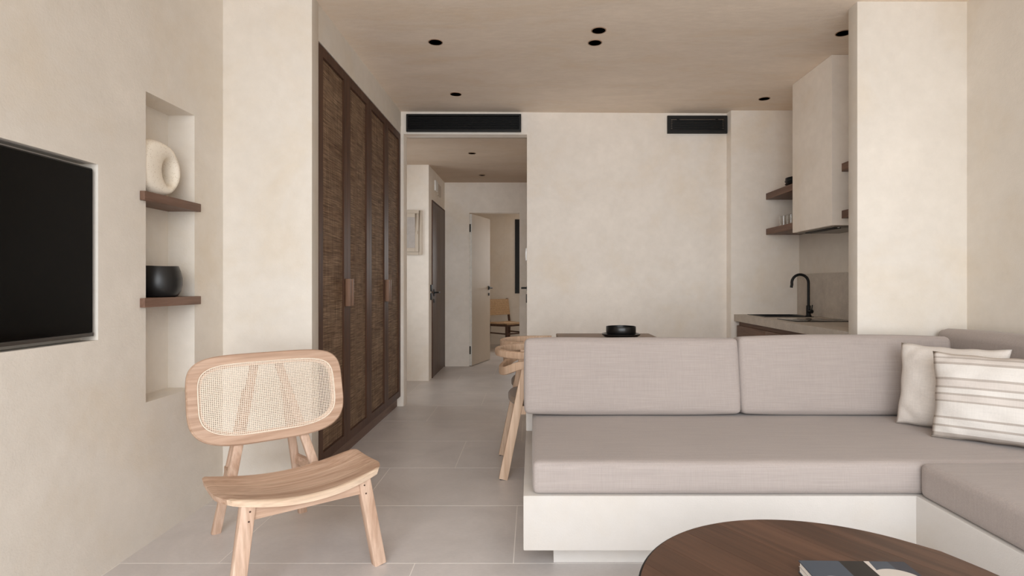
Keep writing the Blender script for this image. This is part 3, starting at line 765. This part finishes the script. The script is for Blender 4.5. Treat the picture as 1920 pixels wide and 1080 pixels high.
def cushion(name, x0, x1, y0, y1, z0, z1, r, bulge, mat, label, group=None, tilt=0, axis='y', wob=.004, seed=0, rz=0, seam=True, bz=0):
    """soft upholstered block; tilt (radians) leans its top back along +y or +x about its bottom edge"""
    rnd = random.Random(seed); ph = [rnd.uniform(0, 6.28) for _ in range(8)]
    lx, ly, lz = (x1-x0), (y1-y0), (z1-z0); c = Vector(((x0+x1)/2, (y0+y1)/2, z0))
    def steps(l):
        n = max(3, int(l/.045)); base = [-l/2+l*i/n for i in range(n+1)]
        ex = [-l/2+r*.35, -l/2+r, l/2-r, l/2-r*.35]
        return sorted(set(base+[e for e in ex if min(abs(e-b_) for b_ in base) > r*.15]))
    X, Y, Z = steps(lx), steps(ly), steps(lz)
    m = MB(); cache = {}
    def vert(p):
        key = (round(p[0], 5), round(p[1], 5), round(p[2], 5))
        if key in cache: return cache[key]
        q = Vector([max(-l/2+r, min(l/2-r, v)) for v, l in zip(p, (lx, ly, lz))]); d = Vector(p)-q
        w_ = q+(d.normalized()*r if d.length > 1e-7 else d)
        u, v, h = p[0]/lx*2, p[1]/ly*2, p[2]/lz*2
        f = lambda a: max(0, 1-a**4)
        w_.z += bulge*math.copysign(1, p[2])*f(u)*f(v)*(abs(h)**3)
        w_.y += bulge*.8*math.copysign(1, p[1])*f(u)*f(h)*(abs(v)**3)
        w_.x += bulge*.5*math.copysign(1, p[0])*f(v)*f(h)*(abs(u)**3)
        wv_ = wob*(math.sin(5*p[0]+ph[0])*math.sin(7*p[1]+4*p[2]+ph[1])+.6*math.sin(13*p[0]+ph[2]+6*p[2])*math.sin(9*p[2]+ph[3]))
        w_ += Vector((0, wv_*.6, wv_*.6*(1 if p[2] > 0 else 0)))
        cache[key] = m.bm.verts.new(w_+Vector((0, 0, lz/2))); return cache[key]
    def face(A, B, fn):
        for i in range(len(A)-1):
            for j in range(len(B)-1):
                try: m.bm.faces.new((vert(fn(A[i], B[j])), vert(fn(A[i+1], B[j])), vert(fn(A[i+1], B[j+1])), vert(fn(A[i], B[j+1]))))
                except ValueError: pass
    for s_ in (-1, 1):
        face(X, Y, lambda a, b: (a, b, s_*lz/2)); face(X, Z, lambda a, b: (a, s_*ly/2, b)); face(Y, Z, lambda a, b: (s_*lx/2, a, b))
    me = m.data(name, mat); me.set_sharp_from_angle(angle=3.0)
    o = bpy.data.objects.new(name, me); COL.objects.link(o); o.location = c
    o.rotation_euler = ((-tilt, 0, rz) if axis == 'y' else (0, tilt, rz))
    tag(o, label, 'cushion', group)
    if seam:
        s = MB()
        if axis == 'y' and ly < lz:   # standing block: seams run round front face
            e = r*.30; yy = -ly/2+e*.9
            a, b = lx/2-e, lz/2-e
            def loop(y_):
                pts = []
                for (qx, qz, a0) in ((1, 1, 0), (-1, 1, 90), (-1, -1, 180), (1, -1, 270)):
                    for an in (0, 30, 60, 90):
                        t_ = math.radians(a0+an); rr = r*.8
                        pts.append(Vector((qx*(lx/2-.002-rr)+rr*math.cos(t_), y_, lz/2+qz*(lz/2-.002-rr)+rr*math.sin(t_))))
                return pts
            s.tube(loop(-ly/2+r), .0016, 5, True)
            p_ = s.build('piping', mat, o, LOCAL)
        else:
            s.bm.free()
    return o
SG = 'seat cushions of the built-in sofa'; BG = 'back cushions of the built-in sofa'
cushion('seat_cushion', .002, 2.455, 2.203, 3.155, .319, .447, .022, .006, M_sofa, 'long greige seat cushion under the two wide back cushions', SG, seed=1, wob=.0015, seam=False)
cushion('seat_cushion', 1.490, 2.455, .57, 2.196, .319, .449, .024, .006, M_sofa, 'greige seat cushion of the short sofa arm beside the coffee table', SG, seed=2, wob=.0015, seam=False)
cushion('back_cushion', -.040, 1.078, 2.925, 3.075, .458, .845, .024, .009, M_sofa, 'greige back cushion at the open left end of the sofa', BG, tilt=.13, seed=3)
cushion('back_cushion', 1.082, 2.190, 2.925, 3.075, .458, .857, .024, .009, M_sofa, 'greige back cushion in the middle, behind the plain cream pillow', BG, tilt=.13, seed=4)
cushion('back_cushion', 2.232, 2.392, 1.30, 3.205, .452, .885, .040, .012, M_sofa, 'greige back cushion along the right wall behind the striped pillow', BG, tilt=.08, axis='x', seed=5, seam=False)

def pillow(name, W, Hh, T, loc, rz, tilt, mat, label, group, seed):
    rnd = random.Random(seed); m = MB(); NU, NV = 36, 28
    ph = [rnd.uniform(0, 6.28) for _ in range(6)]
    grids = []
    for s_ in (-1, 1):
        g_ = []
        for j in range(NV+1):
            r_ = []
            for i in range(NU+1):
                u, v = -1+2*i/NU, -1+2*j/NV
                px = 1-.055*(1-u*u)*0-.06*(1-v*v)*abs(u)**2; pz = 1-.06*(1-u*u)*abs(v)**2
                x, z = u*W/2*px, v*Hh/2*pz
                t_ = T/2*((1-abs(u)**2.6)**.62)*((1-abs(v)**2.6)**.62)
                wr_ = .005*math.sin(9*u+ph[0]+3*v)*math.sin(7*v+ph[1])*(1-max(abs(u), abs(v))**6)+.004*math.sin(22*(u*v)+ph[2])*(abs(u*v))
                y = s_*(t_+.001)+(wr_ if s_ < 0 else -wr_*.5)*min(1, t_/.02)
                z += 0.0018*math.sin(11*u+ph[3])*abs(v)**3; x += .0018*math.sin(10*v+ph[4])*abs(u)**3
                r_.append(m.bm.verts.new((x, y, z)))
            g_.append(r_)
        grids.append(g_)
        for j in range(NV):
            for i in range(NU):
                q = (g_[j][i], g_[j][i+1], g_[j+1][i+1], g_[j+1][i])
                m.bm.faces.new(q if s_ < 0 else q[::-1])
    bmesh.ops.remove_doubles(m.bm, verts=m.bm.verts, dist=.0045)
    me = m.data(name, mat); me.set_sharp_from_angle(angle=3.1)
    o = bpy.data.objects.new(name, me); COL.objects.link(o); o.location = loc
    o.rotation_euler = (Matrix.Rotation(rz, 3, 'Z') @ Matrix.Rotation(-tilt, 3, 'X')).to_euler()
    return tag(o, label, 'pillow', group)
PG = 'throw pillows on the sofa corner'
def pil_loc(xl, yl, rz, W, Hh, tilt, zb=.452):
    bx, by = xl+math.cos(rz)*W/2, yl+math.sin(rz)*W/2
    b_ = Vector((-math.sin(rz), math.cos(rz)))*math.sin(tilt)*Hh/2
    return (bx+b_.x, by+b_.y, zb+math.cos(tilt)*Hh/2)
pillow('throw_pillow', .43, .40, .13, pil_loc(1.785, 2.80, math.radians(-50), .43, .40, .20), math.radians(-50), .20, M_pillow, 'plain cream linen pillow leaning in the sofa corner', PG, 3)
pillow('throw_pillow', .50, .385, .14, pil_loc(1.78, 2.545, math.radians(-39), .50, .385, .22), math.radians(-39), .22, M_stripe, 'cream pillow with thin taupe stripes, in front of the plain pillow', PG, 5)

# ================================================================== COFFEE TABLE AND BOOK
TT = .40; TC = Vector((.7265, 1.3107)); TR = .476
ct = thing('coffee_table', 'round dark espresso wooden coffee table beside the plaster bench', 'table', (TC.x, TC.y, 0))
# top glued from staves, each a part; grain runs at an angle
GA = math.radians(57); gu = Vector((math.cos(GA), -math.sin(GA))); gv = Vector((math.sin(GA), math.cos(GA)))  # stave direction gu, across gv
edges = [-TR, -.345, -.23, -.105, .02, .135, .255, .36, TR]
for a, b in zip(edges[:-1], edges[1:]):
    a_, b_ = a+.0004, b-.0004; n_ = 14; up_, dn_ = [], []
    for i in range(n_+1):
        s_ = a_+(b_-a_)*i/n_; h_ = math.sqrt(max(0, (TR-.006)**2-s_*s_))
        up_.append((h_, s_)); dn_.append((-h_, s_))
    poly = [(x_, y_) for x_, y_ in dn_]+[(x_, y_) for x_, y_ in up_[::-1]]
    # staves are meshes along their own local Y (grain) so the wood runs with them
    m = MB(); m.prism([(y_, x_) for x_, y_ in poly], 0, .020)
    o = m.build('stave', M_table_wood, ct, LOCAL, smooth=False); o.location = (0, 0, TT-.020); o.rotation_euler = (0, 0, math.atan2(gu.y, gu.x)-PI/2)
m = MB(); R_ = []; n_ = 96
for rr, zz in ((TR-.005, TT-.001), (TR, TT-.003), (TR, TT-.024), (TR-.03, TT-.026), (TR-.03, TT-.021), (TR-.005, TT-.021)):
    R_.append([Vector((TC.x+rr*math.cos(2*PI*i/n_), TC.y+rr*math.sin(2*PI*i/n_), zz)) for i in range(n_)])
m.loft(R_, False, True).build('rim', M_black, ct)
for i in range(3):
    a = math.radians(90+120*i)
    p0 = Vector((TC.x+.34*math.cos(a), TC.y+.34*math.sin(a), 0)); p1 = Vector((TC.x+.26*math.cos(a), TC.y+.26*math.sin(a), TT-.024))
    MB().beam(p0, p1, .035, .035, up=(1, 0, 0), rnd=.008, taper=1.2).build('leg', M_table_wood, ct)
bk = thing('book', 'large book with a slate, black and cream printed cover on the round coffee table', 'book', (.680, 1.455, TT+.0005), math.radians(-1.6))
BW, BD, BH = .2645, .33, .030
MB().box(0, BW, -BD, 0, BH-.0025, BH).build('front_cover', M_cover, bk, LOCAL)
MB().box(.002, BW-.003, -BD+.003, -.003, .0022, BH*.49).build('page_block', M_paper, bk, LOCAL)
MB().box(.003, BW-.003, -BD+.003, -.002, BH*.52, BH-.0026).build('page_block', M_paper, bk, LOCAL)
MB().box(.001, BW, -BD, 0, BH*.49, BH*.52).build('divider_board', M_panelgrey, bk, LOCAL)
MB().box(0, BW, -BD, 0, 0, .0022).build('back_cover', M_cover, bk, LOCAL)

# ================================================================== DINING GROUP
dt = thing('dining_table', 'brown oak dining table behind the sofa back', 'table', (.53, 3.83, 0))
MB().box(.18, .88, 3.36, 4.305, .734, .762).bevel(.006, 2).build('tabletop', M_dining_top, dt)
for x_ in (.24, .82):
    for y_ in (3.44, 4.225): MB().beam((x_, y_, 0), (x_, y_, .733), .05, .05, up=(0, 1, 0)).build('leg', M_dining_top, dt)
plate_prof = [(0, 0), (.092, 0), (.112, .004), (.132, .018), (.1345, .024), (.1325, .027), (.127, .025), (.108, .012), (.09, .008), (0, .008)]
tag(MB().lathe(plate_prof, (.62, 3.98, .7625), 48).build('plate', M_tableware, None, (.62, 3.98, .7625)), 'wide black ceramic plate on the dining table under the black bowl', 'plate')
bowl_prof = [(0, 0), (.07, 0), (.092, .005), (.1015, .018), (.1035, .035), (.1035, .066), (.1015, .069), (.0985, .067), (.098, .035), (.095, .02), (.08, .012), (0, .011)]
tag(MB().lathe(bowl_prof, (.62, 3.98, .7712), 48).build('serving_bowl', M_tableware, None, (.62, 3.98, .7712)), 'shiny black straight-sided bowl stacked on the plate on the dining table', 'bowl')

def make_dining_chair(label):
    c = thing('dining_chair', label, 'chair', (0, 0, 0), 0, 'curved oak dining chairs at the table')
    # local: +x faces the table, y across
    # rear legs rise leaning forward to the curved back
    for s_ in (-1, 1):
        MB().beam((-.183, s_*.235, .003), (-.040, s_*.222, .700), .052, .030, up=(0, 1, 0), rnd=.004, taper=.92).build('rear_leg', M_oak, c, LOCAL)
        MB().box(-.203, -.163, s_*.235-.010, s_*.235+.010, 0, .004).build('glide', M_black, c, LOCAL)
        MB().beam((.26, s_*.225, 0), (.15, s_*.235, .700), .034, .042, up=(0, 1, 0), rnd=.004).build('front_leg', M_oak, c, LOCAL)
        MB().beam((-.09, s_*.225, .40), (.20, s_*.225, .40), .022, .05, rnd=.003).build('side_rail', M_oak, c, LOCAL)
    path = []
    for i in range(25):
        a = PI/2+PI*i/24
        path.append((.03+.245*math.cos(a)*1.0, .258*math.sin(a), .719))
    path = [(.155, .255, .719), (.09, .259, .719)]+path+[(.09, -.259, .719), (.155, -.255, .719)]
    MB().sweep(path, .036, .044, rnd=.010).build('arm_rail', M_oak, c, LOCAL)
    path = []
    for i in range(25):
        a = PI/2+PI*i/24
        s_ = math.sin(a); x_ = -.045+.150*math.cos(a)
        path.append((x_, .232*s_, .605+.060*abs(s_)**3))
    MB().sweep(path, .026, .050, rnd=.008).build('back_rail', M_oak, c, LOCAL)
    m = MB(); R_ = []
    for sc_, zz in ((.80, .415), (.93, .418), (1, .432), (1, .448), (.95, .462), (.80, .470), (.4, .473)):
        ring = []
        for i in range(40):
            u, v = se(2*PI*i/40, .215*sc_, .235*sc_, 3.2)
            ring.append(Vector((.065+u, v, zz)))
        R_.append(ring)
    m.loft(R_).build('seat', M_chairfab, c, LOCAL)
    return c
c1 = make_dining_chair('curved oak dining chair at the table, the one next to the sofa')
c2 = copy_tree(c1); c2['label'] = 'curved oak dining chair at the table, the one farther from the sofa'
c1.location = (0, 3.555, 0); c2.location = (0, 4.085, 0); c1.rotation_euler.z = .06; c2.rotation_euler.z = .03

# ================================================================== KITCHEN
bcab = thing('base_cabinet', 'dark wooden kitchen base cabinet under the grey worktop', 'cabinet', (2.15, 4.3, 0))
MB().box(1.895, 2.463, 3.338, 4.765, .10, .794).box(1.895, 2.463, 4.765, 5.215, .10, .68).box(1.895, 1.935, 4.765, 5.215, .68, .794).build('body', M_walnut_y, bcab)
MB().box(1.93, 2.463, 3.338, 5.215, 0, .099).build('toe_kick', M_walnut_y, bcab)
ys = [3.34, 3.96, 4.58, 5.213]
for a, b in zip(ys[:-1], ys[1:]): MB().box(1.872, 1.894, a+.002, b-.002, .105, .758).bevel(.0015).build('door', M_walnut_y, bcab)
# worktop with a real cut-out for the sink
SX0, SX1, SY0, SY1 = 1.955, 2.375, 4.80, 5.175
top = MB(); 
for z_ in (.795, .855):
    b2 = holed([(1.850, 3.337), (2.464, 3.337), (2.464, 5.259), (1.862, 5.259)], [rect(SX0+.012, SX1-.012, SY0+.012, SY1-.012)], lambda x, y: (x, y, z_))
    me_ = bpy.data.meshes.new('tmp'); b2.to_mesh(me_); b2.free(); top.bm.from_mesh(me_); bpy.data.meshes.remove(me_)
def skirt(lp):
    for i in range(len(lp)):
        (xa, ya), (xb, yb_) = lp[i], lp[(i+1) % len(lp)]
        top.poly([(xa, ya, .795), (xb, yb_, .795), (xb, yb_, .855), (xa, ya, .855)], [(0, 1, 2, 3)])
skirt([(1.850, 3.337), (2.464, 3.337), (2.464, 5.259), (1.862, 5.259)]); skirt(rect(SX0+.012, SX1-.012, SY0+.012, SY1-.012))
bmesh.ops.remove_doubles(top.bm, verts=top.bm.verts, dist=1e-5)
tag(top.build('worktop', M_stone, None, (2.15, 4.3, .795), smooth=False), 'thick grey stone kitchen worktop holding the sink and the hob', 'worktop')
tag(MB().box(2.445, 2.4645, 3.337, 5.258, .8555, 1.226).build('backsplash', M_stone, None, (2.455, 4.3, .8555)), 'grey stone backsplash behind the black tap', 'backsplash')
sk = thing('sink', 'black inset kitchen sink at the far end of the worktop', 'sink', ((SX0+SX1)/2, (SY0+SY1)/2, .70))
m = MB()
for (xa, xb, ya, yb_) in ((SX0, SX0+.018, SY0, SY1), (SX1-.05, SX1, SY0, SY1), (SX0+.018, SX1-.05, SY0, SY0+.018), (SX0+.018, SX1-.05, SY1-.018, SY1)): m.box(xa, xb, ya, yb_, .8553, .860)
m.build('rim', M_sink, sk)
m = MB(); m.poly([(SX0+.016, SY0+.016, .857), (SX1-.048, SY0+.016, .857), (SX1-.048, SY1-.016, .857), (SX0+.016, SY1-.016, .857), (SX0+.03, SY0+.03, .70), (SX1-.06, SY0+.03, .70), (SX1-.06, SY1-.03, .70), (SX0+.03, SY1-.03, .70)],
       [(4, 5, 6, 7), (0, 1, 5, 4), (1, 2, 6, 5), (2, 3, 7, 6), (3, 0, 4, 7)]); m.build('basin', M_sink, sk)
MB().lathe([(0, 0), (.03, 0), (.03, .003), (.02, .004), (0, .002)], (2.15, 4.99, .7005), 20).build('drain', M_steel, sk)
TX, TY_ = 2.353, 4.852
tp_ = thing('tap', 'tall black gooseneck kitchen tap at the back of the sink', 'tap', (TX, TY_, .8601))
MB().lathe([(0, 0), (.024, 0), (.024, .006), (.0185, .010), (.0185, .088), (.0135, .094), (0, .094)], (TX, TY_, .8602), 24).build('body', M_black, tp_)
# spout leans out over the basin (towards -x and slightly away from the camera)
dx, dy = -.97, .10; r_ = .070
pts = [(TX, TY_, .945), (TX, TY_, 1.145)]
for i in range(1, 15):
    a = PI-(PI*1.06)*i/14
    pts.append((TX+dx*r_*(1+math.cos(a)), TY_+dy*r_*(1+math.cos(a)), 1.145+r_*math.sin(a)*1.0))
l_ = Vector(pts[-1]); pts.append((l_.x+dx*.006, l_.y, l_.z-.028))
MB().tube(pts, .0115, 14).build('spout', M_black, tp_)
m = MB(); m.tube([(TX+.0, TY_-.012, .902), (TX+.008, TY_-.045, .902)], .0165, 16); m.build('valve', M_black, tp_)
MB().tube([(TX+.006, TY_-.040, .905), (TX+.010, TY_-.046, .958)], .0045, 10).build('lever', M_black, tp_)
hb = thing('hob', 'narrow black glass hob set on the worktop below the hood', 'hob', (2.2, 4.37, .8553))
MB().box(1.947, 2.42, 4.20, 4.53, .8552, .861).bevel(.002).build('glass_top', M_hob, hb)
for x_ in (2.08, 2.30): MB().lathe([(.075, 0), (.077, 0), (.077, .0004), (.075, .0004)], (x_, 4.37, .8611), 32).build('zone_ring', M_steel, hb)
MB().box(1.96, 1.985, 4.31, 4.43, .8611, .8614).build('touch_panel', M_tvstrip, hb)
# plaster hood with its extractor
hd = thing('extractor_hood', 'plaster box hood hanging from the ceiling above the worktop', 'hood', (2.28, 4.275, 1.541))
MB().box(2.090, 2.464, 3.974, 4.576, 1.545, CZ-.001).bevel(.004).build('casing', M_wall_lightened, hd)
MB().box(2.12, 2.45, 4.0, 4.55, 1.538, 1.5455).build('base_plate', M_steel, hd)
MB().box(2.15, 2.20, 4.06, 4.49, 1.531, 1.5385).bevel(.001).build('intake_slot', M_black, hd)
MB().box(2.215, 2.40, 4.06, 4.49, 1.535, 1.5385).build('filter', M_steel, hd)
for y_ in (4.045, 4.505): MB().lathe([(0, -.003), (.008, -.003), (.008, 0), (0, 0)], (2.175, y_, 1.538), 12).build('lamp', M_white, hd)
def kshelf(y0, y1, z0, z1, label):
    tag(MB().box(2.157, 2.464, y0, y1, z0, z1).bevel(.002).build('kitchen_shelf', M_walnut_y, None, (2.31, (y0+y1)/2, z0)), label, 'shelf', 'walnut shelves beside the plaster hood')
kshelf(4.578, 5.258, 1.912, 1.969, 'upper walnut shelf past the hood, holding the black plates')
kshelf(4.578, 5.258, 1.588, 1.643, 'lower walnut shelf past the hood, holding the drinking glasses')
kshelf(3.338, 3.972, 1.918, 1.975, 'upper walnut shelf between the hood and the partition')
kshelf(3.338, 3.972, 1.592, 1.647, 'lower walnut shelf between the hood and the partition')
pp = [(0, 0), (.075, 0), (.105, .006), (.125, .018), (.127, .021), (.123, .022), (.102, .010), (.073, .006), (0, .006)]
names_ = ['lowest black plate in the stack on the upper shelf past the hood', 'second black plate from the bottom of the stack on the upper kitchen shelf', 'third black plate from the bottom of the stack on the upper kitchen shelf', 'fourth black plate from the bottom of the stack on the upper kitchen shelf', 'black dish on top of the plate stack on the upper kitchen shelf']
me0 = MB().lathe(pp, (0, 0, 0), 40).data('plate', M_tableware)
z_ = 1.9695
for i, lb in enumerate(names_):
    o = bpy.data.objects.new('plate', me0); COL.objects.link(o); o.location = (2.292+.003*math.sin(i*2), 4.855+.003*math.cos(i*3), z_); z_ += .0125
    tag(o, lb, 'plate', 'black plates on the kitchen shelf')
gp = [(0, 0), (.028, 0), (.031, .002), (.036, .09), (.0345, .091), (.0295, .006), (0, .005)]
me1 = MB().lathe(gp, (0, 0, 0), 28).data('drinking_glass', M_glass)
for (x_, y_, lb) in ((2.215, 5.02, 'clear drinking glass on the lower kitchen shelf, farthest from the hood'), (2.235, 4.92, 'middle clear drinking glass in the row on the lower kitchen shelf'), (2.265, 4.82, 'clear drinking glass on the lower kitchen shelf, half hidden by the hood')):
    o = bpy.data.objects.new('drinking_glass', me1); COL.objects.link(o); o.location = (x_, y_, 1.6435); tag(o, lb, 'glass', 'drinking glasses on the kitchen shelf')
